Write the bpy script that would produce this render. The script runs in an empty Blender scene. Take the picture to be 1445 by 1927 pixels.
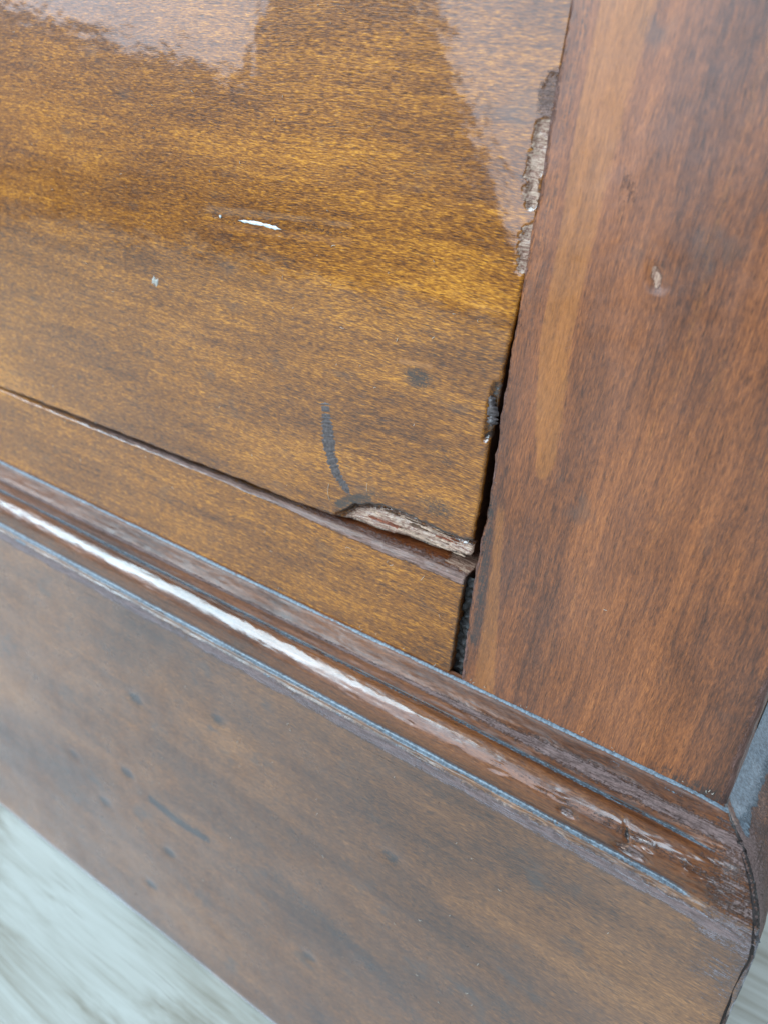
import bpy, math, random
import numpy as np
from mathutils import Matrix, Vector

scene = bpy.context.scene
COL = scene.collection

# ------------------------------------------------------------------ camera
cam_d = bpy.data.cameras.new('camera')
cam_d.sensor_fit = 'VERTICAL'; cam_d.sensor_height = 36.0; cam_d.sensor_width = 27.0
cam_d.lens = 28.96
cam_d.clip_start = 0.005; cam_d.clip_end = 100
cam_d.dof.use_dof = True; cam_d.dof.focus_distance = 0.168; cam_d.dof.aperture_fstop = 17.0
cam = bpy.data.objects.new('camera', cam_d); COL.objects.link(cam)
rx = Vector((0.82293575, 0.55822979, 0.10562319))
up = Vector((-0.31623266, 0.2956231, 0.90144544))
bk = Vector((0.47198905, -0.77523318, 0.41980931))
cam.matrix_world = Matrix(((rx.x, up.x, bk.x, 0.0630), (rx.y, up.y, bk.y, -0.14203),
                           (rx.z, up.z, bk.z, 0.252), (0, 0, 0, 1)))
scene.camera = cam
scene.render.resolution_x = 767; scene.render.resolution_y = 1024

# ------------------------------------------------------------------ light
world = bpy.data.worlds.new('World'); scene.world = world; world.use_nodes = True
bg = world.node_tree.nodes['Background']
bg.inputs[0].default_value = (0.75, 0.85, 1.0, 1); bg.inputs[1].default_value = 0.30

def area(name, loc, xdir, ydir, sx, sy, power, color):
    # lamp facing along -(xdir x ydir)
    l = bpy.data.lights.new(name, 'AREA'); l.shape = 'RECTANGLE'; l.size = sx; l.size_y = sy
    l.energy = power; l.color = color
    o = bpy.data.objects.new(name, l); COL.objects.link(o)
    x = Vector(xdir).normalized(); y = Vector(ydir); y = (y - x * y.dot(x)).normalized(); z = x.cross(y)
    o.matrix_world = Matrix(((x.x, y.x, z.x, loc[0]), (x.y, y.y, z.y, loc[1]), (x.z, y.z, z.z, loc[2]), (0, 0, 0, 1)))
    return o

def facing(loc, target):
    z = (Vector(loc) - Vector(target)).normalized()
    x = Vector((0, 0, 1)).cross(z).normalized()
    return x, z.cross(x)

# the bright window: high, to the left and in front of the cabinet
wl = (-1.05, -1.05, 1.08)
wx, wy = facing(wl, (-0.05, 0, 0.15))
area('window_light', wl, wx, wy, 0.95, 1.05, 54, (0.62, 0.86, 1.0))
w3 = (0.02, -1.45, 1.12); w3x, w3y = facing(w3, (0.02, 0, 0.13))
area('window_light', w3, w3x, w3y, 0.50, 0.48, 9.5, (0.60, 0.82, 1.0))
# two dimmer bright areas of the room, mirrored by the lacquer
def edge_lamp(name, p_low, p_high, side, width, length, power, color, down=0.0):
    p0, p1 = Vector(p_low), Vector(p_high)
    u = (p1 - p0).normalized()
    z = ((p0 + p1) / 2 - Vector((-0.05, 0, 0.24))).normalized()
    w = u.cross(z).normalized() * side
    c = p0 - u * down + u * (length / 2) + w * (width / 2)
    x = u.cross(z).normalized()
    return area(name, c, x, u, width, length, power, color)
edge_lamp('room_light', (-0.495, -1.085, 0.089), (-0.653, -1.01, 0.423), 1, 0.55, 0.85, 6.6, (0.80, 0.86, 1.0), 0.0)
edge_lamp('room_light', (-0.8795, -0.8828, 0.300), (-0.84, -0.913, 0.64), -1, 0.75, 0.50, 5.0, (0.85, 0.88, 1.0), 0.0)
# second window, off to the right behind the cabinet corner
w2 = (1.15, 0.75, 0.95); w2x, w2y = facing(w2, (0.08, 0.05, 0.05))
area('window_light', w2, w2x, w2y, 0.8, 0.8, 26, (0.72, 0.88, 1.0))

scene.view_settings.view_transform = 'Standard'; scene.view_settings.look = 'None'
scene.view_settings.exposure = 0.08; scene.view_settings.gamma = 1.0
scene.view_settings.use_curve_mapping = False

# ------------------------------------------------------------------ numpy noise
def vnoise(x, y, seed=0):
    x = np.asarray(x, float); y = np.asarray(y, float)
    xi = np.floor(x); yi = np.floor(y); fx = x - xi; fy = y - yi
    fx = fx * fx * (3 - 2 * fx); fy = fy * fy * (3 - 2 * fy)
    def h(a, b):
        v = np.sin(a * 127.1 + b * 311.7 + seed * 74.7) * 43758.5453
        return v - np.floor(v)
    return (h(xi, yi) * (1 - fx) + h(xi + 1, yi) * fx) * (1 - fy) + (h(xi, yi + 1) * (1 - fx) + h(xi + 1, yi + 1) * fx) * fy

def fbm(x, y, seed=0, oct=4):
    s = 0; a = 0.5; t = 0
    for i in range(oct):
        s = s + a * vnoise(x * 2 ** i, y * 2 ** i, seed + i * 17); t += a; a *= 0.5
    return s / t

def sstep(a, b, x):
    t = np.clip((np.asarray(x, float) - a) / (b - a), 0, 1); return t * t * (3 - 2 * t)

def segdist(px, py, pts):
    """distance from points to a polyline, and the parameter 0..1 along it"""
    best = np.full(np.shape(px), 1e9); par = np.zeros(np.shape(px)); n = len(pts) - 1
    for i in range(n):
        ax, ay = pts[i]; bx, by = pts[i + 1]; dx, dy = bx - ax, by - ay
        t = np.clip(((px - ax) * dx + (py - ay) * dy) / (dx * dx + dy * dy + 1e-12), 0, 1)
        d = np.hypot(px - ax - t * dx, py - ay - t * dy)
        m = d < best; best = np.where(m, d, best); par = np.where(m, (i + t) / n, par)
    return best, par

def interp(x, pts, ax=0):
    p = sorted(pts, key=lambda q: q[ax]); return np.interp(x, [q[ax] for q in p], [q[1 - ax] for q in p])

# ------------------------------------------------------------------ node helper
class N:
    def __init__(s, name):
        s.m = bpy.data.materials.new(name); s.m.use_nodes = True; s.t = s.m.node_tree
        s.p = s.t.nodes['Principled BSDF']; s.i = 0
        tc = s.t.nodes.new('ShaderNodeTexCoord'); s.obj = tc.outputs['Object']
    def new(s, typ): return s.t.nodes.new(typ)
    def link(s, a, b):
        if hasattr(a, 'links'): s.t.links.new(a, b)
        else: b.default_value = a
    def math(s, op, a, b=0.0, c=0.0, clamp=False):
        n = s.new('ShaderNodeMath'); n.operation = op; n.use_clamp = clamp
        for k, v in enumerate((a, b, c)): s.link(v, n.inputs[k])
        return n.outputs[0]
    def vscale(s, v, sc, loc=(0, 0, 0)):
        n = s.new('ShaderNodeMapping'); s.link(v, n.inputs[0]); n.inputs['Scale'].default_value = sc
        n.inputs['Location'].default_value = loc; return n.outputs[0]
    def vadd(s, a, b):
        n = s.new('ShaderNodeVectorMath'); n.operation = 'ADD'; s.link(a, n.inputs[0]); s.link(b, n.inputs[1]); return n.outputs[0]
    def noise(s, v, scale=1.0, detail=3.0, rough=0.55, dist=0.0, color=False):
        n = s.new('ShaderNodeTexNoise'); s.link(v, n.inputs['Vector']); n.inputs['Scale'].default_value = scale
        n.inputs['Detail'].default_value = detail; n.inputs['Roughness'].default_value = rough
        n.inputs['Distortion'].default_value = dist
        return n.outputs['Color'] if color else n.outputs['Fac']
    def voronoi(s, v, scale=1.0, feature='F1'):
        n = s.new('ShaderNodeTexVoronoi'); n.feature = feature; s.link(v, n.inputs['Vector']); n.inputs['Scale'].default_value = scale
        return n.outputs['Distance']
    def step(s, v, a, b):
        n = s.new('ShaderNodeMapRange'); n.interpolation_type = 'SMOOTHSTEP'; s.link(v, n.inputs[0])
        n.inputs[1].default_value = a; n.inputs[2].default_value = b; return n.outputs[0]
    def rng(s, v, a, b, c, d):
        n = s.new('ShaderNodeMapRange'); s.link(v, n.inputs[0])
        for k, q in zip((1, 2, 3, 4), (a, b, c, d)): n.inputs[k].default_value = q
        return n.outputs[0]
    def mix(s, f, a, b, mode='MIX'):
        n = s.new('ShaderNodeMix'); n.data_type = 'RGBA'; n.blend_type = mode
        s.link(f, n.inputs[0])
        for v, k in ((a, 6), (b, 7)):
            s.link(v if hasattr(v, 'links') else (*v, 1), n.inputs[k])
        return n.outputs[2]
    def ramp(s, v, stops):
        n = s.new('ShaderNodeValToRGB'); s.link(v, n.inputs[0]); e = n.color_ramp.elements
        while len(e) < len(stops): e.new(0.5)
        for el, (p, c) in zip(e, stops): el.position = p; el.color = (*c, 1)
        return n.outputs[0]
    def attr(s, name):
        n = s.new('ShaderNodeAttribute'); n.attribute_name = name; return n.outputs['Fac']
    def bump(s, h, dist, strength=1.0, normal=None):
        n = s.new('ShaderNodeBump'); s.link(h, n.inputs['Height']); n.inputs['Distance'].default_value = dist
        n.inputs['Strength'].default_value = strength
        if normal: s.link(normal, n.inputs['Normal'])
        return n.outputs[0]

def wood(name, axis, ramp, fleck=1.0, streak=1.0, rough=0.42, coat=0.7, coat_rough=0.12, red=0.0,
         pale=(0.40, 0.25, 0.175), worn=(0.23, 0.145, 0.125), blotch=1.0, bumpd=0.00006, tilt=0.0, spec=0.2, haze=0.0, sheen=0.0, wk=1.3, wa=(0.20, 0.072, 0.016), wb=(0.36, 0.145, 0.036)):
    """lacquered wood; masks pale / worn / dark / wax (with painted sky blue) / warm are vertex attributes with noisy edges"""
    g = N(name); mm = g.vscale(g.obj, (1000, 1000, 1000))
    warp = g.noise(g.vscale(mm, (0.03, 0.03, 0.03)), 1.0, 2.0, color=True)
    wv = g.new('ShaderNodeVectorMath'); wv.operation = 'MULTIPLY_ADD'; g.link(warp, wv.inputs[0])
    wv.inputs[1].default_value = (3.0, 3.0, 3.0); g.link(mm, wv.inputs[2]); co = wv.outputs[0]
    if tilt:
        n = g.new('ShaderNodeVectorRotate'); n.rotation_type = 'Y_AXIS'; g.link(co, n.inputs[0]); n.inputs['Angle'].default_value = tilt; co = n.outputs[0]
    def ax(l, t): return (l, t, t) if axis == 'X' else (t, t, l)
    fl = g.noise(g.vscale(co, ax(0.50, 4.2)), 1.0, 2.0, 0.7)
    fl2 = g.noise(g.vscale(co, ax(0.85, 5.5), (31, 7, 3)), 1.0, 1.0, 0.6)
    st = g.noise(g.vscale(co, ax(0.016, 0.30)), 1.0, 4.0, 0.6)
    bl = g.noise(g.vscale(co, ax(0.014, 0.05), (5, 9, 2)), 1.0, 3.0, 0.6)
    sp = g.noise(g.vscale(co, ax(0.035, 1.5), (3, 1, 8)), 1.0, 2.0, 0.6)
    f = g.math('ADD', g.math('MULTIPLY', g.math('SUBTRACT', fl, 0.5), 1.15 * fleck), g.math('MULTIPLY', g.math('SUBTRACT', fl2, 0.5), 0.75 * fleck))
    f = g.math('ADD', f, g.math('MULTIPLY', g.math('SUBTRACT', st, 0.5), 0.9 * streak))
    f = g.math('ADD', f, g.math('MULTIPLY', g.math('SUBTRACT', bl, 0.5), 1.0 * blotch))
    f = g.math('ADD', f, g.math('MULTIPLY', g.math('SUBTRACT', sp, 0.5), 0.75 * streak))
    f = g.math('ADD', f, 0.5, clamp=True)
    col = g.ramp(f, ramp)
    # pores: short dark dashes
    po = g.noise(g.vscale(co, ax(0.38, 5.2), (11, 3, 17)), 1.0, 1.0, 0.5)
    pore = g.step(po, 0.62, 0.74)
    col = g.mix(g.math('MULTIPLY', pore, 0.55), col, (0.030, 0.012, 0.004))
    # grimy dark smudges in the old polish
    sm = g.step(g.noise(g.vscale(mm, ax(0.06, 0.11), (40, 2, 9)), 1.0, 3.0, 0.65), 0.58, 0.74)
    col = g.mix(g.math('MULTIPLY', sm, 0.45 * blotch), col, (0.045, 0.036, 0.032))
    rg = g.noise(g.vscale(mm, (1.6, 1.6, 1.6), (2, 2, 2)), 1.0, 3.0, 0.7)
    rgf = g.noise(g.vscale(co, ax(0.22, 3.4), (9, 4, 1)), 1.0, 3.0, 0.7)
    mixn = g.math('ADD', g.math('MULTIPLY', g.math('SUBTRACT', rg, 0.5), 0.75), g.math('MULTIPLY', g.math('SUBTRACT', rgf, 0.5), 0.75))
    def mask(nm, a=0.40, b=0.60, k=1.0):
        at = g.attr(nm)
        return g.step(g.math('ADD', at, g.math('MULTIPLY', mixn, g.math('MULTIPLY', k, g.step(at, 0.0, 0.25)))), a, b)
    warm = mask('warm', 0.30, 0.75, 0.8)
    col = g.mix(g.math('MULTIPLY', warm, 0.72), col, g.mix(f, wa, wb))
    worn_m = mask('worn', 0.36, 0.66, wk)
    wc = g.mix(g.step(rgf, 0.35, 0.65), tuple(c * 0.45 for c in worn), worn)
    col = g.mix(g.math('MULTIPLY', worn_m, 0.88), col, wc)
    pale_m = mask('pale', 0.40, 0.56, 1.1)
    pc = g.mix(g.step(rgf, 0.38, 0.62), tuple(c * k for c, k in zip(pale, (0.42, 0.30, 0.28))), pale)
    pc = g.mix(g.math('MULTIPLY', g.step(rg, 0.60, 0.70), 0.6), pc, (0.10, 0.035, 0.018))
    col = g.mix(pale_m, col, pc)
    dark_m = mask('dark', 0.34, 0.66, 1.0)
    col = g.mix(g.math('MULTIPLY', dark_m, 0.9), col, (0.018, 0.014, 0.013))
    wax_sky_m = mask('wax', 0.42, 0.58, 0.8)
    wax_sky = g.mix(g.step(rg, 0.30, 0.72), (0.045, 0.062, 0.08), (0.165, 0.215, 0.26))  # wax colour with the blue sky reflection painted in
    col = g.mix(g.math('MULTIPLY', wax_sky_m, 0.92), col, wax_sky)
    if haze:   # bluish haze of reflected window light, painted into the base colour
        haze_m = g.step(g.noise(g.vscale(mm, ax(0.014, 0.03), (70, 3, 5)), 1.0, 4.0, 0.6), 0.30, 0.75)
        col = g.mix(g.math('MULTIPLY', haze_m, haze), col, (0.20, 0.185, 0.19))
    g.link(col, g.p.inputs['Base Color'])
    raw = g.math('MAXIMUM', pale_m, worn_m)
    r = g.rng(g.noise(g.vscale(mm, (0.05, 0.05, 0.05)), 1.0, 2.0, 0.6), 0.3, 0.7, rough - 0.06, rough + 0.10)
    r = g.math('ADD', r, g.math('MULTIPLY', raw, 0.22))
    r = g.math('SUBTRACT', r, g.math('MULTIPLY', wax_sky_m, 0.12), clamp=True)
    g.link(r, g.p.inputs['Roughness'])
    g.p.inputs['Specular IOR Level'].default_value = spec
    if sheen:   # dust-like sheen, put in for the bluish haze at grazing view
        g.p.inputs['Sheen Weight'].default_value = sheen; g.p.inputs['Sheen Roughness'].default_value = 0.45; g.p.inputs['Sheen Tint'].default_value = (0.85, 0.88, 1.0, 1)
    cw = g.math('MULTIPLY', coat, g.math('SUBTRACT', 1.0, g.math('MULTIPLY', raw, 0.85)))
    g.link(cw, g.p.inputs['Coat Weight'])
    cr = g.rng(g.noise(g.vscale(mm, (0.12, 0.12, 0.12), (6, 6, 6)), 1.0, 3.0, 0.65), 0.35, 0.7, coat_rough * 0.7, coat_rough * 1.6)
    g.link(cr, g.p.inputs['Coat Roughness'])
    h = g.math('ADD', g.math('MULTIPLY', fl, 0.5), g.math('MULTIPLY', fl2, 0.6))
    h = g.math('SUBTRACT', h, g.math('MULTIPLY', pore, 0.7))
    h = g.math('ADD', h, g.math('MULTIPLY', g.math('MULTIPLY', raw, g.math('ADD', rg, rgf)), 5.0))
    h = g.math('ADD', h, g.math('MULTIPLY', g.math('MULTIPLY', wax_sky_m, rg), 2.5))
    nb = g.bump(h, bumpd); g.link(nb, g.p.inputs['Normal'])
    wav = g.noise(g.vscale(mm, (0.11, 0.11, 0.16)), 1.0, 2.0, 0.5)
    ch = g.math('ADD', wav, g.math('MULTIPLY', fl2, 0.03))
    g.link(g.bump(ch, 0.00009), g.p.inputs['Coat Normal'])
    return g.m

AMBER = [(0.0, (0.026, 0.008, 0.0015)), (0.30, (0.078, 0.025, 0.003)), (0.55, (0.160, 0.057, 0.006)), (0.80, (0.280, 0.112, 0.012)), (1.0, (0.41, 0.185, 0.026))]
REDBR = [(0.0, (0.030, 0.012, 0.007)), (0.30, (0.080, 0.031, 0.014)), (0.55, (0.145, 0.056, 0.021)), (0.80, (0.215, 0.086, 0.030)), (1.0, (0.29, 0.125, 0.044))]
BROWN = [(0.0, (0.024, 0.012, 0.007)), (0.30, (0.062, 0.029, 0.012)), (0.55, (0.112, 0.053, 0.019)), (0.80, (0.170, 0.086, 0.031)), (1.0, (0.235, 0.125, 0.048))]
def tint(r, a, b, c): return [(p, (q[0] * a, q[1] * b, q[2] * c)) for p, q in r]
AMBER = tint(AMBER, 1.24, 1.12, 0.70); REDBR = tint(REDBR, 1.24, 0.97, 0.74); BROWN = tint(BROWN, 1.16, 0.97, 0.76)
M = {}
M['drawer'] = wood('amber_lacquered_wood', 'X', AMBER, 1.3, 0.6, 0.40, 1.0, 0.05, blotch=0.9, pale=(0.43, 0.30, 0.225))
M['rail'] = wood('amber_rail_wood', 'X', AMBER, 1.3, 0.8, 0.42, 0.9, 0.12, blotch=0.8, wa=(0.075, 0.016, 0.008), wb=(0.30, 0.085, 0.035))
M['stile'] = wood('red_brown_stile_wood', 'Z', REDBR, 0.85, 0.85, 0.5, 0.65, 0.22, blotch=1.1, haze=0.10, spec=0.2, worn=(0.17, 0.09, 0.075), tilt=math.radians(-3.0), bumpd=0.00004, wa=(0.15, 0.048, 0.010), wb=(0.40, 0.140, 0.028))
M['plinth'] = wood('brown_plinth_wood', 'X', [(p, (c[0] * 1.0, c[1] * 0.96, c[2] * 0.88)) for p, c in BROWN], 1.2, 0.42, 0.6, 0.9, 0.38, blotch=1.35, haze=0.06, sheen=0.42, spec=0.3, worn=(0.17, 0.115, 0.11), wk=0.9, bumpd=0.00005)
M['mould'] = wood('brown_moulding_wood', 'X', [(p, (c[0] * 0.85, c[1] * 0.66, c[2] * 0.6)) for p, c in BROWN], 0.8, 0.9, 0.42, 1.0, 0.17, blotch=1.0, worn=(0.20, 0.14, 0.13))
M['mould_top'] = wood('brown_fillet_wood', 'X', [(p, (c[0] * 0.85, c[1] * 0.66, c[2] * 0.62)) for p, c in BROWN], 0.8, 0.9, 0.5, 0.35, 0.34, blotch=1.0, haze=0.05, worn=(0.19, 0.125, 0.115))
M['side'] = wood('brown_side_wood', 'Z', BROWN, 0.6, 0.8, 0.45, 0.4, 0.25)

def plain(name, c, rough, var=0.5, scale=1.5, spec=0.4):
    g = N(name); mm = g.vscale(g.obj, (1000, 1000, 1000))
    n = g.noise(mm, scale, 5.0, 0.65)
    g.link(g.mix(g.step(n, 0.35, 0.65), tuple(v * (1 - var) for v in c), tuple(min(1, v * (1 + var * 0.4)) for v in c)), g.p.inputs['Base Color'])
    g.p.inputs['Roughness'].default_value = rough; g.p.inputs['Specular IOR Level'].default_value = spec
    g.link(g.bump(n, 0.00015), g.p.inputs['Normal']); return g.m
M['dark_wax'] = plain('dark_wax', (0.075, 0.058, 0.056), 0.42)
M['black'] = plain('black_fill', (0.016, 0.014, 0.013), 0.5, 0.7, 2.5)
M['white'] = plain('exposed_white', (0.62, 0.66, 0.67), 0.5, 0.3)
M['chipwood'] = plain('raw_chip_wood', (0.42, 0.28, 0.20), 0.65, 0.5, 1.2)
M['red_wood'] = plain('red_wood', (0.20, 0.055, 0.025), 0.6, 0.5, 1.2)
M['inner'] = plain('inner_wood', (0.10, 0.05, 0.025), 0.7)
M['lint'] = plain('lint', (0.46, 0.41, 0.35), 0.7, 0.1)
M['grey_scuff'] = plain('grey_scuff', (0.42, 0.40, 0.36), 0.5, 0.4, 2.0)

def floor_mat():
    g = N('pale_laminate'); mm = g.vscale(g.obj, (1000, 1000, 1000))
    warp = g.noise(g.vscale(mm, (0.01, 0.03, 0.03)), 1.0, 2.0, color=True)
    wv = g.new('ShaderNodeVectorMath'); wv.operation = 'MULTIPLY_ADD'; g.link(warp, wv.inputs[0]); wv.inputs[1].default_value = (6, 6, 6); g.link(mm, wv.inputs[2])
    co = wv.outputs[0]
    a = g.noise(g.vscale(co, (0.012, 0.20, 1)), 1.0, 5.0, 0.6)
    b = g.noise(g.vscale(co, (0.02, 0.8, 1)), 1.0, 4.0, 0.65)
    c = g.noise(g.vscale(co, (0.006, 0.03, 1)), 1.0, 3.0, 0.5)
    f = g.math('ADD', g.math('MULTIPLY', a, 0.6), g.math('ADD', g.math('MULTIPLY', b, 0.25), g.math('MULTIPLY', c, 0.35)))
    col = g.ramp(g.rng(f, 0.38, 0.82, 0, 1), [(0.0, (0.20, 0.180, 0.135)), (0.3, (0.32, 0.31, 0.265)), (0.6, (0.43, 0.435, 0.395)), (1.0, (0.50, 0.515, 0.48))])
    pore = g.step(g.noise(g.vscale(co, (0.02, 1.2, 1), (4, 4, 4)), 1.0, 2.0), 0.60, 0.72)
    col = g.mix(g.math('MULTIPLY', pore, 0.35), col, (0.22, 0.19, 0.15))
    g.link(col, g.p.inputs['Base Color']); g.p.inputs['Roughness'].default_value = 0.45
    g.link(g.bump(g.math('SUBTRACT', b, pore), 0.00005), g.p.inputs['Normal'])
    return g.m
M['floor'] = floor_mat()

# ------------------------------------------------------------------ object helpers
def tag(o, label=None, cat=None, group=None, kind=None):
    for k, v in (('label', label), ('category', cat), ('group', group), ('kind', kind)):
        if v: o[k] = v
    return o

def mesh_obj(name, verts, faces, mat, parent=None, attrs=None, smooth=True):
    me = bpy.data.meshes.new(name); me.from_pydata([tuple(v) for v in verts], [], faces)
    for k, v in (attrs or {}).items():
        a = me.attributes.new(k, 'FLOAT', 'POINT'); a.data.foreach_set('value', np.asarray(v, np.float32).ravel())
    if smooth: me.polygons.foreach_set('use_smooth', [True] * len(me.polygons))
    me.materials.append(M[mat]); me.update()
    o = bpy.data.objects.new(name, me); COL.objects.link(o)
    if parent: o.parent = parent
    return o

def grid_faces(nu, nv, flip=False):
    i = np.arange(nu - 1)[:, None] * nv + np.arange(nv - 1)[None, :]
    q = np.stack([i, i + nv, i + nv + 1, i + 1], -1).reshape(-1, 4)
    return (q[:, ::-1] if flip else q).tolist()

def grid_obj(name, P, mat, parent, attrs=None, flip=False):
    nu, nv = P.shape[:2]
    return mesh_obj(name, P.reshape(-1, 3), grid_faces(nu, nv, flip), mat, parent, {k: v.reshape(-1) for k, v in (attrs or {}).items()})

def box(name, lo, hi, mat, parent=None, bevel=0.0):
    (x0, y0, z0), (x1, y1, z1) = lo, hi
    import bmesh
    bm = bmesh.new(); bmesh.ops.create_cube(bm, size=1.0)
    for v in bm.verts: v.co = Vector((x0 + (v.co.x + .5) * (x1 - x0), y0 + (v.co.y + .5) * (y1 - y0), z0 + (v.co.z + .5) * (z1 - z0)))
    if bevel: bmesh.ops.bevel(bm, geom=list(bm.edges), offset=bevel, segments=2, affect='EDGES')
    me = bpy.data.meshes.new(name); bm.to_mesh(me); bm.free(); me.materials.append(M[mat])
    o = bpy.data.objects.new(name, me); COL.objects.link(o)
    if parent: o.parent = parent
    return o

mmf = 0.001
def spaced(*segs):
    """segs: (start, end, step) chained, mm"""
    out = []
    for a, b, s in segs:
        n = max(1, int(round(abs(b - a) / s))); out += list(np.linspace(a, b, n, endpoint=False))
    out.append(segs[-1][1]); return np.array(out)

# ------------------------------------------------------------------ floor
fl = mesh_obj('floor', [(-3, -3, -0.012), (2, -3, -0.012), (2, 2, -0.012), (-3, 2, -0.012)], [(0, 1, 2, 3)], 'inner', smooth=False)
tag(fl, kind='structure')
prnd = random.Random(4)
for r, y0 in enumerate(np.arange(-0.12 - 5 * 0.19, 0.9, 0.19)):
    xs = [-2.2 + (r * 0.53) % 1.3 + k * 1.3 for k in range(-1, 4)]
    for x0 in xs:
        if r == 5: x0 = x0 + 0.0
        box('plank', (x0 + .0002, y0 + .0002, -0.0118), (x0 + 1.2998, y0 + .1898, 0), 'floor', fl, 0.0003)

# ------------------------------------------------------------------ cabinet
cab = bpy.data.objects.new('cabinet', None); COL.objects.link(cab)
tag(cab, 'old brown lacquered wooden cabinet with worn moulded base standing on pale floor', 'cabinet')

XL, XR = -0.50, 0.060      # carcass, left and right outer faces
DEP = 0.36; ZT = 0.44

# --- carcass body (closed, so that the gaps stay dark)
box('side_panel', (0.0425, 0.0195, 0.02), (0.0598, DEP, ZT), 'side', cab)
box('side_panel', (XL, 0.002, 0.02), (XL + .018, DEP, ZT), 'side', cab)
box('back_panel', (XL, DEP, 0.02), (XR, DEP + 0.006, ZT), 'inner', cab)
box('top_panel', (XL - .012, -0.014, ZT), (XR + .012, DEP + 0.012, ZT + .02), 'side', cab, 0.004)
box('bottom_panel', (XL + .0185, 0.021, 0.128), (0.042, DEP - .001, 0.140), 'inner', cab)

# --- stile (right corner post)
SL = [(0.0, 290), (0.0, 273.5), (-0.3, 261.0), (0.1, 247.6), (0.0, 238.0), (-0.05, 231.3), (0.05, 220.9), (0.2, 212.8), (0.2, 206.5), (0.45, 198.9), (0.7, 191.1), (1.0, 184.1), (0.7, 177.8), (0.6, 169.2), (0.8, 162.5), (1.7, 142.7), (1.8, 138.0)]
zs = spaced((136, 300, 0.5), (300, 440, 20.0))
edge_l = interp(zs, SL, 1) + (fbm(zs * 0.5, zs * 0, 3) - 0.5) * 0.7 * sstep(305, 270, zs)
edge_r = np.full_like(zs, 60.0) + (fbm(zs * 0.25, zs * 0, 5) - 0.5) * 0.8
u = np.concatenate([[0, 0, 0], spaced((0, 8, 0.4), (8, 52, 1.0), (52, 60, 0.4)) / 60.0, [1, 1, 1]])
off_y = np.concatenate([[19, 6, 1.0], np.zeros(len(u) - 6), [1.0, 6, 19]])
Z, Uu = np.meshgrid(zs, u, indexing='ij'); OY = np.broadcast_to(off_y, Z.shape).copy()
X = edge_l[:, None] * (1 - Uu) + edge_r[:, None] * Uu
dl = X - edge_l[:, None]; dr = edge_r[:, None] - X
front = OY == 0
rnd_l = 0.35 + 0.5 * fbm(zs * 0.18, zs * 0, 8)[:, None]; rnd_r = 1.0
Y = np.where(front, 0.55 * np.clip(1 - dl / rnd_l, 0, 1) ** 2 + 0.8 * np.clip(1 - dr / rnd_r, 0, 1) ** 2, OY)
Y = Y + np.where(front, (fbm(X * 0.06, Z * 0.03, 9) - 0.5) * 0.16, 0)
# little gouge in the post and a dull dent
dg, _ = segdist(X, Z, [(23.0, 235.6), (24.0, 233.4)])
Y = Y + np.where(front, 0.5 * sstep(1.3, 0.2, dg + (fbm(X * 1.2, Z * 1.2, 21) - 0.5) * 0.8), 0)
A = {}
A['pale'] = np.where(front, 0.75 * sstep(1.2, 0.3, dg), 0)
A['worn'] = np.where(front, 0.62 * sstep(1.8, 0.2, dl) * (0.4 + fbm(Z * 0.12, X * 0, 12)) + 0.72 * sstep(2.6, 0.3, dr), 0)
d2, _ = segdist(X, Z, [(15, 249.2), (16.2, 246.0)])
A['worn'] += 0.42 * sstep(2.6, 0.4, d2)
# cathedral tongue of lighter grain, and the orange streak below it
tl = interp(Z, [(5.2, 300), (4.4, 258), (5.2, 240), (5.2, 220), (7.5, 204), (9.6, 194.5), (10.4, 193.5)], 1)
tr = interp(Z, [(17, 300), (13.5, 258), (12.6, 240), (11.6, 221), (12.4, 205), (12.0, 196.5), (10.6, 193.5)], 1)
inside = np.minimum(X - tl, (tr - X) * 0.45 + (fbm(X * .3, Z * .03, 14) - .5) * 2)
warm = 0.72 * sstep(-0.5, 0.6, inside) * sstep(193.0, 194.6, Z)
s2l = interp(Z, [(2.4, 188), (3.6, 173), (4.4, 158), (4.6, 142)], 1); s2r = interp(Z, [(4.2, 192), (6.6, 172), (8.4, 158), (10.5, 142)], 1)
warm = np.maximum(warm, 0.7 * sstep(-1.0, 1.0, np.minimum(X - s2l, s2r - X)) * sstep(192, 182, Z))
for (xc, z0, z1, w) in ((22, 160, 196, 1.6), (34, 178, 232, 1.8), (41, 150, 190, 1.3), (29, 200, 290, 2.2), (48, 200, 280, 2.0), (17.5, 152, 172, 1.4)):
    xx = xc + (Z - z0) * 0.05
    warm = np.maximum(warm, 0.46 * sstep(w, 0, np.abs(X - xx + (fbm(Z * .05, X * 0, 15) - .5) * 5)) * sstep(z0 - 4, z0 + 6, Z) * sstep(z1 + 6, z1 - 10, Z))
A['warm'] = np.where(front, warm, 0)
dk = 0.55 * sstep(2.2, 0.6, np.abs(X - interp(Z, [(1.6, 184), (2.6, 172), (3.2, 160), (3.0, 150)], 1))) * sstep(192, 186, Z) * sstep(148, 154, Z)
dk2 = 0.40 * sstep(2.4, 0.6, np.abs(X - 2.6)) * sstep(205, 230, Z)
A['dark'] = np.where(front, np.maximum(dk, dk2) + 0.5 * sstep(7, 1, Z - 142.0) * sstep(25, 55, X), 0.45)
A['wax'] = np.zeros_like(X)
Y = Y - 0.3
stile = grid_obj('stile', np.stack([X, Y, Z], -1) * mmf, 'stile', cab, A, flip=True)

# --- left stile of the same front, out of sight of the close-up
box('stile', (XL, 0.0, 0.141), (XL + 0.058, 0.0192, ZT - .0005), 'side', cab, 0.0008)

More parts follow.
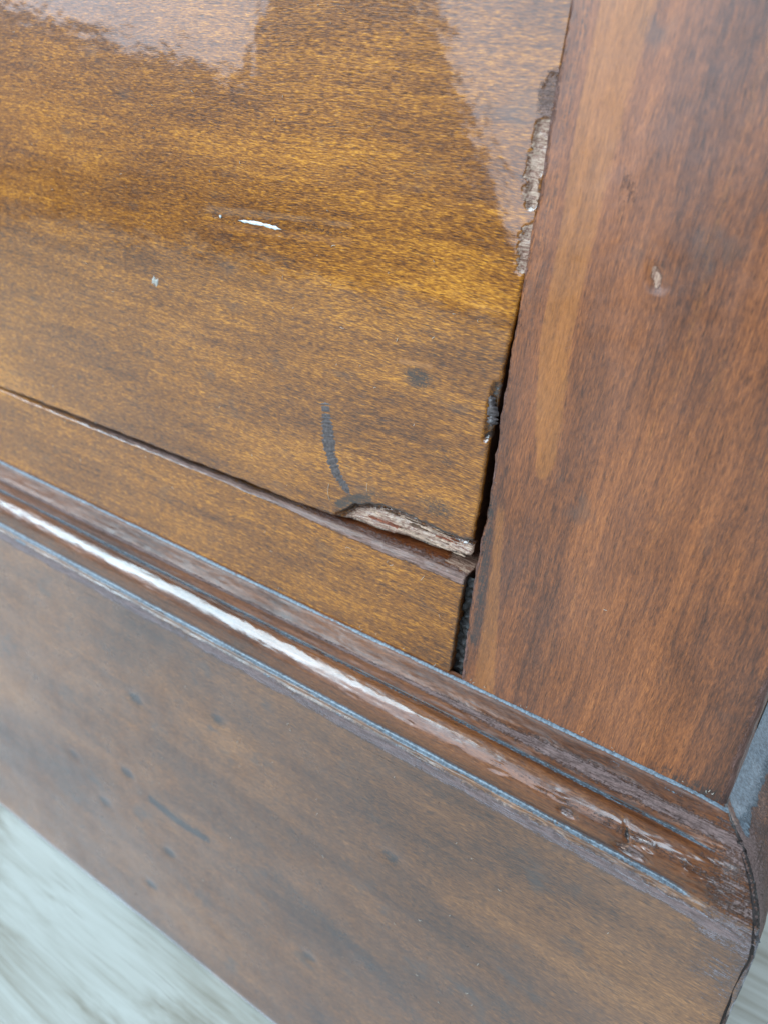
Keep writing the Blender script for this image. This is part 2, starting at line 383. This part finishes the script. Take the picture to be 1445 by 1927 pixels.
# --- drawer front
DR = [(0.3, 300), (0.3, 273.5), (0.1, 261.0), (0.4, 247.6), (0.3, 238.0), (0.15, 231.3), (-0.25, 223.9), (-0.75, 213.7), (-1.0, 208.4), (-1.25, 199.6), (-1.2, 190.6), (-1.0, 184.7), (-1.3, 178.5), (-1.2, 172)]
DB = [(-480, 167.3), (-166, 167.6), (-158, 167.9), (-128.3, 168.3), (-95.5, 168.5), (-66.8, 169.0), (-47.8, 168.9), (-35.1, 169.4), (-26.2, 170.2), (-17.6, 170.9), (-7.9, 171.2), (-0.4, 172.3)]
DL = (XL + 0.0595) * 1000
us = np.concatenate([spaced((DL, -230, 8.0), (-230, -60, 0.7), (-60, 0, 0.35)), [0, 0, 0]])
vs = np.concatenate([[0, 0, 0], spaced((0, 14, 0.30), (14, 116, 0.5), (116, 255, 12.0))])
nu, nv = len(us), len(vs)
Uu, Vv = np.meshgrid(us, vs, indexing='ij')
iu = np.broadcast_to(np.concatenate([np.zeros(nu - 3), [1.2, 6, 18]])[:, None], Uu.shape)
iv = np.broadcast_to(np.concatenate([[18, 6, 1.2], np.zeros(nv - 3)])[None, :], Uu.shape)
zb = interp(Uu, DB) + (fbm(Uu * 0.35, Uu * 0, 31) - 0.5) * 0.5
ztop = 430.0
Z = zb + Vv * (ztop - zb) / 255.0
xr_off = interp(Z, DR, 1) + (fbm(Z * 0.9, Z * 0, 33) - 0.5) * 0.5 * sstep(300, 285, Z) * sstep(238, 226, Z)
X = Uu + xr_off * sstep(-14, 0, Uu)
front = (iu == 0) & (iv == 0)
Y = np.maximum(iu, iv).astype(float).copy()
dbot = Z - zb; drt = np.clip((interp(Z, DR, 1) - X), 0, None)
yf = 0.35 * np.clip(1 - dbot / 0.7, 0, 1) ** 2 + 0.35 * np.clip(1 - drt / 0.6, 0, 1) ** 2 * sstep(240, 228, Z) + (fbm(X * 0.04, Z * 0.05, 35) - 0.5) * 0.12
# big break-out along the bottom edge near the right corner
ct = interp(X, [(-38, 169.4), (-33.8, 171.9), (-31.4, 174.6), (-27, 176.0), (-22, 176.6), (-18.4, 176.6), (-8.7, 175.7), (-4, 175.6), (-0.9, 176.2)]) + (fbm(X * 0.5, X * 0, 41) - 0.5) * 1.1
depth_in = ct - Z
chip = sstep(-0.1, 0.45, depth_in) * sstep(-38, -33, X)
prof = 2.5 * sstep(-0.1, 0.9, depth_in) - 0.40 * np.clip(depth_in - 0.6, 0, 6)
yf = yf + chip * (prof + (fbm(X * 0.10, Z * 2.2, 43, 5) - 0.5) * 1.7)
# second layer torn near the corner
lump, _ = segdist(X, Z, [(-5.5, 172.6), (-1.0, 173.4)])
yf = yf - chip * 0.9 * sstep(2.4, 0.6, lump + (fbm(X * .8, Z * .8, 44) - .5))
# veneer chips along the right edge, up high
cA, _ = segdist(X, Z, [(-0.6, 255.2), (-1.5, 250), (-1.6, 246), (-0.9, 243.5)])
cB, _ = segdist(X, Z, [(-0.5, 238.2), (-0.9, 235), (-0.4, 232.2)])
cC, _ = segdist(X, Z, [(-0.6, 262.0), (-1.0, 258.0)])
cD, _ = segdist(X, Z, [(-0.9, 209.0), (-1.2, 204.5), (-1.0, 201.0)])
cE, _ = segdist(X, Z, [(-2.2, 199.0), (-1.0, 200.0)])
nz = (fbm(X * 0.9, Z * 1.3, 45) - 0.5) * 1.6
mA = sstep(1.5, 0.7, cA + nz * 1.4); mB = sstep(1.2, 0.5, cB + nz * 1.3); mC = sstep(2.0, 0.8, cC + nz); mD = sstep(1.9, 1.3, cD + nz * 0.5); mE = sstep(0.9, 0.4, cE + nz * .2)
yf = yf + 0.55 * np.maximum(mA, mB) * (2.4 * fbm(X * 0.5, Z * 1.9, 46) - 0.5) + 0.15 * mC + 0.9 * mD + 0.9 * mE
# shallow dent trail around the grey scratch
ds, _ = segdist(X, Z, [(-78, 229.8), (-55, 231.2), (-40, 232.0)])
yf = yf + 0.10 * sstep(3.0, 0.5, ds)
Y = np.where(front, yf, np.maximum(Y, np.where(np.maximum(iu, iv) > 0, yf + 0.1, 0)))
A = {}
zero = np.zeros_like(X)
A['pale'] = np.where(front, np.maximum.reduce([0.85 * chip * sstep(0.8, 2.2, depth_in), 0.9 * sstep(1.9, 1.0, cA + nz * 1.6), 0.9 * sstep(1.6, 0.9, cB + nz * 1.5)]), 0)
A['worn'] = np.where(front, np.maximum.reduce([0.5 * chip, 0.45 * sstep(2.8, 0.3, dbot) * sstep(-55, -35, X), 0.40 * sstep(3.5, 1.0, cA), 0.36 * sstep(2.4, 0.2, ds), 0.62 * sstep(3.2, 1.2, cC + nz)]), 0)
rim = np.exp(-((depth_in - 0.1) / 0.8) ** 2) * sstep(-40, -33, X)  # shadow under the torn step, painted as a dark line
hook = sstep(2.4, 0.5, segdist(X, Z, [(-36, 172.6), (-32.5, 175.2), (-28, 177.0)])[0])
sm1 = 0.58 * sstep(5, 0.6, np.hypot((X + 19.2) * 0.55, Z - 207.0)); sm2 = 0.5 * sstep(5, 1, np.hypot((X + 11) * 0.45, Z - 180.5))
sm3 = 0.42 * sstep(7, 1, np.hypot((X + 12) * 0.7, Z - 192)); sm4 = 0.45 * sstep(4, .5, np.hypot((X + 26) * .6, Z - 178.5))
A['dark'] = np.where(front, np.maximum.reduce([0.75 * rim, 0.6 * hook, sm1, sm2, sm3, sm4, 0.35 * mC, 0.55 * mD, 0.8 * mE, 0.5 * sstep(1.4, 0.2, dbot)]), 0.8)
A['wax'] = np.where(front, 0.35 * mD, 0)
A['warm'] = np.where(front, 0.75 * sstep(1.1, 0.2, segdist(X, Z, [(-23.6, 209.4), (-16.6, 209.8)])[0]), 0)
drawer = grid_obj('drawer_front', np.stack([X, Y, Z], -1) * mmf, 'drawer', cab, A)
drawer['label'] = 'amber glossy drawer front with torn lower corner'

def ribbon(name, pts, width, mat, parent, proud=0.12, y0=0.0, seed=0, taper=True, n=40):
    """a thin lens-shaped mark lying on the front: pts (x, z) mm"""
    pts = np.array(pts, float); t = np.linspace(0, len(pts) - 1, n); k = np.arange(len(pts))
    x = np.interp(t, k, pts[:, 0]); z = np.interp(t, k, pts[:, 1])
    for _ in range(3):
        x[1:-1] = (x[:-2] + 2 * x[1:-1] + x[2:]) / 4; z[1:-1] = (z[:-2] + 2 * z[1:-1] + z[2:]) / 4
    dx, dz = np.gradient(x), np.gradient(z); L = np.hypot(dx, dz); nx, nz_ = -dz / L, dx / L
    s = np.linspace(0, 1, n); w = width * (0.55 + 0.9 * vnoise(s * min(n, 40) * (0.35 if n < 100 else 0.2), s * 0, seed)) * 0.5
    if taper: w = w * np.clip(np.minimum(s, 1 - s) * (8 if taper is True else 40), 0.12, 1) * (1 if taper is True else np.interp(s, [0, .3, 1], [1.25, 1.1, .75]))
    w = w * (0.88 + 0.24 * vnoise(s * n * 1.1, s * 0 + 9, seed))
    c = np.linspace(-1, 1, 7)
    P = np.zeros((n, 7, 3))
    P[:, :, 0] = x[:, None] + nx[:, None] * w[:, None] * c; P[:, :, 2] = z[:, None] + nz_[:, None] * w[:, None] * c
    P[:, :, 1] = y0 + 0.05 - (proud + 0.05) * (1 - c ** 2)[None, :] * (0.6 + 0.8 * vnoise(s * n * 0.5, s * 0 + 4, seed))[:, None]
    return grid_obj(name, P * mmf, mat, parent, flip=False)

scr = ribbon('scratch', [(-69.6, 230.3), (-63.1, 230.5), (-57.1, 230.2)], 0.62, 'white', drawer, 0.10, 0.03, 3, True); scr['label'] = 'short white scratch'
ribbon('scratch', [(-75.3, 230.6), (-74.7, 230.2)], 0.6, 'white', drawer, 0.12, 0.03, 5)
ribbon('chip', [(-97.3, 212.6), (-95.2, 211.9)], 1.9, 'grey_scuff', drawer, 0.15, 0.0, 6)
wm = ribbon('wax_mark', [(-42.0, 195.8), (-40.9, 190.7), (-39.6, 184.5), (-37.2, 180.0), (-33.0, 176.2)], 3.6, 'dark_wax', drawer, 0.09, 0.03, 9, 5, 160); wm['label'] = 'curved dark wax mark'
ribbon('wax_mark', [(-2.6, 207.5), (-1.7, 204.0), (-1.4, 201.5)], 2.0, 'dark_wax', drawer, 0.5, 0.3, 11)

srd = random.Random(5)
for k in range(16):                     # torn fibres standing in the broken corner
    x0 = srd.uniform(-31, -6); z0 = 171.2 + srd.uniform(0.2, 3.8); L = srd.uniform(3, 11)
    ribbon('splinter', [(x0, z0), (x0 + L * .5, z0 - L * .01 + srd.uniform(-.2, .2)), (min(x0 + L, -1.5), z0 - L * .03)], srd.uniform(0.25, 0.6),
           srd.choice(['chipwood', 'chipwood', 'red_wood', 'inner']), drawer, 0.5, 1.0 + 0.45 * max(0, z0 - 172.5), 60 + k, True, 16)

# --- bottom rail under the drawer
RE = [(-1.6, 170), (-1.7, 156.2), (-1.3, 142.9), (-1.3, 138)]
xs = np.concatenate([spaced((DL, -230, 8.0), (-230, -60, 0.8), (-60, 0, 0.4)), [0, 0]])
zz = spaced((138, 160, 0.8), (160, 167.2, 0.3))
back = np.array([0.6, 1.6, 4, 9, 19])
nf = len(zz); Uu, Zz = np.meshgrid(xs, np.concatenate([zz, np.full(5, 167.2)]), indexing='ij')
bk_ = np.broadcast_to(np.concatenate([np.zeros(nf), back]), Uu.shape)
ik = np.broadcast_to(np.concatenate([np.zeros(len(xs) - 2), [2, 18]])[:, None], Uu.shape)
topz = 167.15 + (fbm(Uu * 0.25, Uu * 0, 51) - 0.5) * 0.5
front = (bk_ == 0)
dt = np.clip(topz - Zz, 0, None)
lip = 0.9 + 1.7 * sstep(-70, -20, Uu)        # the worn lip widens towards the corner
Zr = np.where(front, np.minimum(Zz, topz), topz + 0.0)
Yr = np.where(front, 0.9 * np.clip(1 - dt / lip, 0, 1) ** 2, 0.9 + bk_ * 0.95)
Zr = Zr - np.where(front, 0, 0.05 * bk_) + np.where(front, 0, (fbm(Uu * 0.2, bk_ * 0.8, 53) - 0.5) * 0.7 * sstep(0, 2, bk_))
Yr = Yr + (fbm(Uu * 0.2, Zz * 1.2, 52) - 0.5) * 0.5 * np.where(front, sstep(3.5, 0, dt), 1) * sstep(-120, -40, Uu)
Yr = np.maximum(Yr, ik)
Zr = Zr + np.where(front, 0, np.minimum(bk_, 7) * 0.28 * sstep(-75, -30, Uu))
Xr = Uu + (interp(Zr, RE, 1) + (fbm(Zr * 0.8, Zr * 0, 54) - .5) * .6) * sstep(-10, 0, Uu)
A = {}
A['worn'] = np.where(front, 0.80 * sstep(lip, lip * 0.45, dt) * (0.55 + 0.75 * sstep(-150, -40, Uu)), np.where(bk_ < 2, 0.6, 0.1))
A['pale'] = np.where(front, 0, 0.85 * sstep(-11, -5, Uu) * sstep(0.3, 2, bk_))
A['warm'] = np.where(front, 0, 0.9 * sstep(-60, -35, Uu))
A['dark'] = np.where(front, 0.35 * sstep(3.5, 0.5, np.abs(dt - 3.0)) * sstep(-45, -5, Uu) + 0.5 * (ik > 0) + 0.35 * sstep(1.2, .2, -1.2 - Xr) * 0, 0.3 * sstep(-40, -60, Uu))
A['dark'] = np.maximum(A['dark'], 0.5 * sstep(1.8, 0.4, -1.1 - Xr + 0) * (ik == 0))
A['wax'] = 0.0 * Uu
rail = grid_obj('bottom_rail', np.stack([Xr, Yr, Zr], -1) * mmf, 'rail', cab, A)
rail['label'] = 'narrow bottom rail with greyed worn top lip'
# rough black sheet filling the slot between rail and stile
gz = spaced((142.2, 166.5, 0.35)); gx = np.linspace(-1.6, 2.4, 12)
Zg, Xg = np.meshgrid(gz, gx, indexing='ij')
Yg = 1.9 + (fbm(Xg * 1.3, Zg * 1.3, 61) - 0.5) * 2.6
grid_obj('slot_filling', np.stack([Xg, Yg, Zg], -1) * mmf, 'black', cab, flip=True)

# --- base moulding and plinth (profile p = protrusion, z; mm)
def smooth_prof(t):
    pts = np.array([(0, 142.2), (0.6, 141.6), (1.8, 140.5), (3.9, 139.0), (6.1, 136.8), (8.0, 134.2), (9.7, 130.7), (10.7, 127.5), (11.3, 124.4), (11.55, 121.0)])
    d = np.concatenate([[0], np.cumsum(np.hypot(*np.diff(pts, axis=0).T))]); d /= d[-1]
    return np.interp(t, d, pts[:, 0]), np.interp(t, d, pts[:, 1])
bead_pts = []
def build_profile():
    P = [(-0.6, 142.9), (0.0, 142.55), (0.45, 142.45), (0.8, 142.1), (0.95, 141.65), (1.2, 141.35), (2.2, 140.55), (3.3, 139.6), (3.9, 138.95), (4.25, 138.4), (4.35, 137.8), (4.45, 137.1), (4.75, 136.4), (4.95, 135.75), (5.25, 135.5), (5.7, 135.85), (6.1, 136.1), (6.45, 135.95)]
    tags = ['top'] * len(P)
    a = np.array((6.45, 135.95)); b = np.array((9.75, 127.7)); ch = b - a; L = np.hypot(*ch); n = np.array((-ch[1], ch[0])) / L
    if n[0] < 0: n = -n
    for k in range(1, 25):
        t = k / 25; bul = 2.1 * (1 - (2 * t - 1) ** 2) ** 0.62
        q = a + ch * t + n * bul; P.append(tuple(q)); tags.append('bead')
    P += [(9.75, 127.7), (9.7, 127.35), (9.9, 127.1), (10.4, 127.05), (10.75, 126.8), (10.7, 126.45), (10.95, 126.2), (11.3, 125.8), (11.5, 125.0), (11.55, 124.0), (11.55, 121.0)]
    tags += ['low'] * 11
    return np.array(P), tags
PR, TG = build_profile()
# resample each zone
def resample(P, n):
    d = np.concatenate([[0], np.cumsum(np.hypot(*np.diff(P, axis=0).T))]); t = np.linspace(0, d[-1], n)
    return np.stack([np.interp(t, d, P[:, 0]), np.interp(t, d, P[:, 1])], -1)
i_b0 = TG.index('bead') - 1; i_b1 = TG.index('low')
ZONE_T = resample(PR[:i_b0 + 1], 40); ZONE_B = resample(PR[i_b0:i_b1 + 1], 46); ZONE_L = resample(PR[i_b1:], 30)
full = np.concatenate([ZONE_T, ZONE_B, ZONE_L])
dtot = np.concatenate([[0], np.cumsum(np.hypot(*np.diff(full, axis=0).T))]); dtot /= dtot[-1]
sp_, sz_ = smooth_prof(dtot)
nT, nB, nL = 40, 46, 30

def moulding(zone, xs, side):
    """front (side=False) along x, or the return along y. Returns P grid and attributes"""
    sl = {'top': slice(0, nT), 'bead': slice(nT, nT + nB), 'low': slice(nT + nB, nT + nB + nL)}[zone]
    p0, z0, ps, zs_ = full[sl, 0], full[sl, 1], sp_[sl], sz_[sl]
    d = dtot[sl]
    S, D = np.meshgrid(xs, d, indexing='ij')
    nzx = (fbm(S * 0.2, D * 30, 71) - 0.5) * 5
    end = 62.0
    if not side:
        fade = sstep(end - 10, end + 4, S + nzx) ** 1.5   # the beads wear away before the mitre
        fade = np.maximum(fade, 0)
    else:
        fade = np.ones_like(S)
    p = p0[None] * (1 - fade) + ps[None] * fade; z = z0[None] * (1 - fade) + zs_[None] * fade
    return S, D, p, z, fade

def ridge(D, c, w): return np.exp(-((D - c) / w) ** 2)
def d_of(p, z): return dtot[np.argmin(np.hypot(full[:, 0] - p, full[:, 1] - z))]
D_J, D_PK, D_G1, D_BC, D_G2, D_W = d_of(0.6, 142.3), d_of(4.2, 138.4), d_of(5.6, 135.9), d_of(9.7, 132.5), d_of(9.9, 127.1), d_of(11.1, 126.0)

def mould_fields(S, D, p, z, fade):
    wl = fbm(S * 0.05, D * 6, 81); wf = fbm(S * 0.25, D * 40, 82, 5); w2 = fbm(S * 0.11, S * 0, 83)
    near = sstep(-20, 45, S)                     # more battered towards the corner
    # pits and dents
    rub = (wf - 0.5)
    p = p + rub * (0.25 + 1.9 * near) * (ridge(D, D_PK, 0.06) + 0.7 * ridge(D, D_W, 0.04)) + rub * (0.2 + 1.7 * near) * ridge(D, D_BC, 0.07) * sstep(0.45, 0.7, w2)
    z = z + rub * 0.2
    # knock in the bead near the corner
    k1 = sstep(5.0, 1.5, np.hypot(S - 47.5, (D - D_BC - 0.10) * 90)); k2 = sstep(3.0, 0.8, np.hypot(S - 34.0, (D - D_BC - 0.05) * 70)); k3 = sstep(0.7, 0.2, np.abs(S - 46.0 - (D - D_BC) * 14)) * ridge(D, D_BC, 0.07)
    p = p - 0.9 * k1 - 0.5 * k2 - 0.5 * k3
    A = {}
    worn = np.maximum.reduce([ridge(D, D_PK, 0.015 + 0.055 * near) * (0.74 + 0.3 * wl), ridge(D, D_W + 0.045, 0.065) * (0.35 + 0.9 * w2),
                              ridge(D, D_BC - 0.02, 0.05) * (0.0 + 0.55 * near) * (0.3 + w2), 0.55 * fade * (D > 0.02), 0.7 * k1, 0.6 * k2])
    A['worn'] = worn
    A['pale'] = 0.5 * k1 * (S < 47) + 0 * D
    A['wax'] = np.maximum.reduce([ridge(D, D_J, 0.017) * 0.95, ridge(D, D_G1, 0.030) * 0.98 * (1 - fade), ridge(D, D_G2, 0.027) * 0.98 * (1 - fade),  # wax lines whose blue sky glint is painted along junction and grooves
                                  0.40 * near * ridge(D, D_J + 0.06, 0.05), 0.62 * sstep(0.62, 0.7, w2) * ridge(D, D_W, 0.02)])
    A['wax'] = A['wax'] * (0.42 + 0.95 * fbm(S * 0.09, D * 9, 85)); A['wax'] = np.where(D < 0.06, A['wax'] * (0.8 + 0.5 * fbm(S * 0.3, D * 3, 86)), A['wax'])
    A['dark'] = np.maximum.reduce([0.88 * ridge(D, D_G2 - 0.020, 0.012) * (1 - fade), 0.7 * ridge(D, D_G1 - 0.03, 0.013) * (1 - fade), 0.75 * k3 * (1 - fade)])
    A['warm'] = 0.35 * ridge(D, (D_BC + D_G2) / 2, 0.06) + 0.4 * ridge(D, (D_G1 + D_BC) / 2, 0.04) + 0 * S
    return p, z, A

def mitre_x(p): return 60.0 + p * 1.17
xs_f = spaced((-508, -240, 8.0), (-240, -60, 0.8), (-60, 74, 0.4))
SIDEK = 1.17
base_parts = {}
for zone, nm, par in (('top', 'base_moulding', None), ('bead', 'bead', 'base_moulding'), ('low', 'groove_edge', 'base_moulding')):
    S, D, p, z, fade = moulding(zone, xs_f, False)
    p, z, A = mould_fields(S, D, p, z, fade)
    # cut at the mitre: squeeze the last columns onto the seam curve (p grows outward with x)
    lim = mitre_x(p) - 0.06
    X = np.minimum(S, lim)
    # round the corner slightly and sink the seam
    seam = np.clip(1 - (mitre_x(p) - X) / 0.6, 0, 1)
    rc = np.clip(1 - (mitre_x(p) - X) / 5.0, 0, 1) ** 2
    A['dark'] = np.maximum(A['dark'], 0.95 * (seam > 0.25))
    p2 = p - 0.7 * seam ** 2 - rc * 0.5 * sstep(2, 9, p)
    o = grid_obj(nm, np.stack([X, -p2, z], -1) * mmf, {'top': 'mould_top', 'bead': 'mould', 'low': 'plinth'}[zone], base_parts.get(par, cab), A)
    base_parts[nm] = o
base_parts['base_moulding']['label'] = 'stepped base moulding with waxed grooves and painted sky reflection'

# plinth board (front)
zz = np.concatenate([spaced((121.0, 0.8, 1.2)), [0.0]])
xs_p = spaced((-508, -240, 8.0), (-240, 50, 1.0), (50, 74, 0.5))
S, Zz = np.meshgrid(xs_p, zz, indexing='ij')
p = 11.55 + (fbm(S * 0.03, Zz * 0.05, 91) - 0.5) * 0.5 * sstep(121, 112, Zz)
zbot = 0.35 * (fbm(S * 0.06, S * 0, 92) - 0.2) * 2.2
p = p - 0.9 * sstep(2.5, 0.0, Zz)
Zp = np.where(Zz < 1, np.maximum(zbot, 0.0), Zz)
dents = [(-93.8, 93.4), (-98.4, 62.1), (-79.6, 41.2), (-88.4, 20.7), (-109.5, 43.0), (-60.9, 103.5), (-3.3, 93.6), (-24.2, 40.1), (-124.8, 54.2)]
A = {k: np.zeros_like(S) for k in ('worn', 'pale', 'wax', 'dark', 'warm')}
for i, (dx, dz) in enumerate(dents):
    r = np.hypot((S - dx) * 0.55, Zz - dz); A['dark'] = np.maximum(A['dark'], (0.74 - 0.02 * i) * sstep(3.6, 0.4, r)); p = p - 0.25 * sstep(3, 0.5, r)
sd, _ = segdist(S, Zz, [(-87.5, 58.4), (-76, 57.0), (-64, 58.0)])
A['dark'] = np.maximum(A['dark'], 0.78 * sstep(3.0, 0.4, sd))
for pts, w in ((([(-72, 131 - 12), (-69, 112)]), 2.0), ([(-40, 62), (-5, 55), (20, 40)], 7.0), ([(10, 30), (45, 26)], 8.0), ([(-20, 20), (0, 8)], 7), ([(30, 70), (58, 60)], 7)):
    q, _ = segdist(S, Zz, pts); A['dark'] = np.maximum(A['dark'], 0.46 * sstep(w, w * 0.2, q))
q, _ = segdist(S, Zz, [(-104, 62), (-95, 55)]); A['warm'] = np.maximum(A['warm'], 0.4 * sstep(9, 2, q))
q, _ = segdist(S, Zz, [(-60, 1), (-48, 1)]); A['warm'] = np.maximum(A['warm'], 0.9 * sstep(2.5, .4, q))
A['worn'] = np.maximum(0.66 * sstep(118, 122, Zz) * (S > -400) * 0, 0.46 * sstep(46, 70, S + (fbm(S * .1, Zz * .1, 95) - .5) * 20) * sstep(80, 120, Zz))
A['worn'] = np.maximum(A['worn'], 0.40 * sstep(4, 0.5, mitre_x(p) - S))
X = np.minimum(S, mitre_x(p) - 0.06)
rc = np.clip(1 - (mitre_x(p) - X) / 5.0, 0, 1) ** 2; seam = np.clip(1 - (mitre_x(p) - X) / 0.6, 0, 1)
A['dark'] = np.maximum(A['dark'], 0.95 * (seam > 0.25))
p2 = p - rc * 0.5 - 0.7 * seam ** 2
plinth = grid_obj('plinth_board', np.stack([X, -p2, Zp], -1) * mmf, 'plinth', cab, A)
plinth['label'] = 'broad flat plinth board with dull bruised polish'

# side return of the moulding and plinth (right side, running back)
ys = spaced((-13.0, 20, 0.5), (20, 372, 8.0))
zlow = spaced((121, 0, 3.0))
allz = np.concatenate([sz_, zlow[1:]]); allp = np.concatenate([sp_, np.full(len(zlow) - 1, 11.55)])
S, Dk = np.meshgrid(ys, np.arange(len(allz)), indexing='ij')
p = allp[Dk]; z = allz[Dk]
nz_ = (fbm(S * 0.25, z * 0.3, 101, 5) - 0.5)
p = p + nz_ * 0.5 * sstep(0.3, 2, p)
px = p * SIDEK
lim = -p + 0.06
Yv = np.maximum(S, lim)
seam = np.clip(1 - (Yv - lim) / 0.6, 0, 1); rc = np.clip(1 - (Yv - lim) / 6.0, 0, 1) ** 2
px = px - 0.7 * seam ** 2 - rc * 0.4 * sstep(2, 9, p)
A = {k: np.zeros_like(p) for k in ('worn', 'pale', 'wax', 'dark', 'warm')}
A['worn'] = 0.55 * sstep(1.6, 4.0, p) * (0.6 + 0.5 * fbm(S * .1, z * .1, 103)) + 0.3 * sstep(8, 1, Yv - lim)
A['wax'] = 0.85 * sstep(5.2, 3.4, p + (fbm(S * .3, z * .3, 104) - .5) * 2) * sstep(1.0, 4.0, Yv - lim)  # blue-grey sky reflection painted on the upper surface of the return
A['dark'] = np.maximum(0.9 * sstep(0.5, 0.1, p), 0.95 * (seam > 0.25))
grid_obj('side_moulding', np.stack([60.0 + px, Yv, z], -1) * mmf, 'mould_top', cab, A, flip=False)
# left return, plain
box('side_moulding', (XL - .012, -.0110, 0.0), (XL - .0005, 0.372, 0.124), 'side', cab, 0.003)

# --- grime line in the crevice where the post and rail meet the moulding
rg = random.Random(11)

# ------------------------------------------------------------------ lint and dust on the polish
LV, LF = [], []
def hair(x, z, L, ang, curl, r=0.045, y=-0.06):
    n = 7; a = ang; px_, pz_ = x, z; pts = []
    for i in range(n):
        pts.append((px_, pz_)); px_ += math.cos(a) * L / (n - 1); pz_ += math.sin(a) * L / (n - 1); a += curl / (n - 1)
    base = len(LV)
    for i, (a_, b_) in enumerate(pts):
        if i < n - 1: dx, dz = pts[i + 1][0] - a_, pts[i + 1][1] - b_
        l = math.hypot(dx, dz); nx, nz2 = -dz / l, dx / l; yy = y - 0.25 * math.sin(math.pi * i / (n - 1))
        for k in range(4):
            c, s = math.cos(k * math.pi / 2), math.sin(k * math.pi / 2)
            LV.append(((a_ + nx * r * c) * mmf, (yy + r * s) * mmf, (b_ + nz2 * r * c) * mmf))
    for i in range(n - 1):
        for k in range(4):
            LF.append((base + i * 4 + k, base + i * 4 + (k + 1) % 4, base + i * 4 + 4 + (k + 1) % 4, base + i * 4 + 4 + k))
hair(-38.5, 173.0, 4.0, 1.9, -0.5); hair(-31, 162.6, 2.2, 2.2, 2.6); hair(-12, 162.3, 1.6, 0.9, 0.4); hair(28, 172.5, 1.8, 0.0, 0.2)
hair(-28.5, 178.5, 2.0, 1.5, 0.3)
for i in range(95):
    x = rg.uniform(-150, 58); z = rg.uniform(150, 275)
    hair(x, z, rg.uniform(0.25, 0.9) * (1.6 if rg.random() < .1 else 1), rg.uniform(0, 3.1), rg.uniform(-1.5, 1.5), rg.uniform(0.03, 0.07), 0.02 if x > 0 else 0.0)
for i in range(40):
    x = rg.uniform(-120, 60); hair(x, rg.uniform(30, 118), rg.uniform(0.3, 1.0), rg.uniform(0, 3.1), rg.uniform(-1.5, 1.5), 0.05, -11.7)
for i in range(22):
    x = rg.uniform(-60, 58); hair(x, 143.0 + rg.uniform(-.3, .8), rg.uniform(0.3, 0.8), rg.uniform(0, 3.1), rg.uniform(-1.5, 1.5), 0.05, -0.5)
lint = mesh_obj('lint', LV, LF, 'lint'); tag(lint, 'fine pale dust and lint specks scattered on the polished wood', 'lint', kind='stuff')
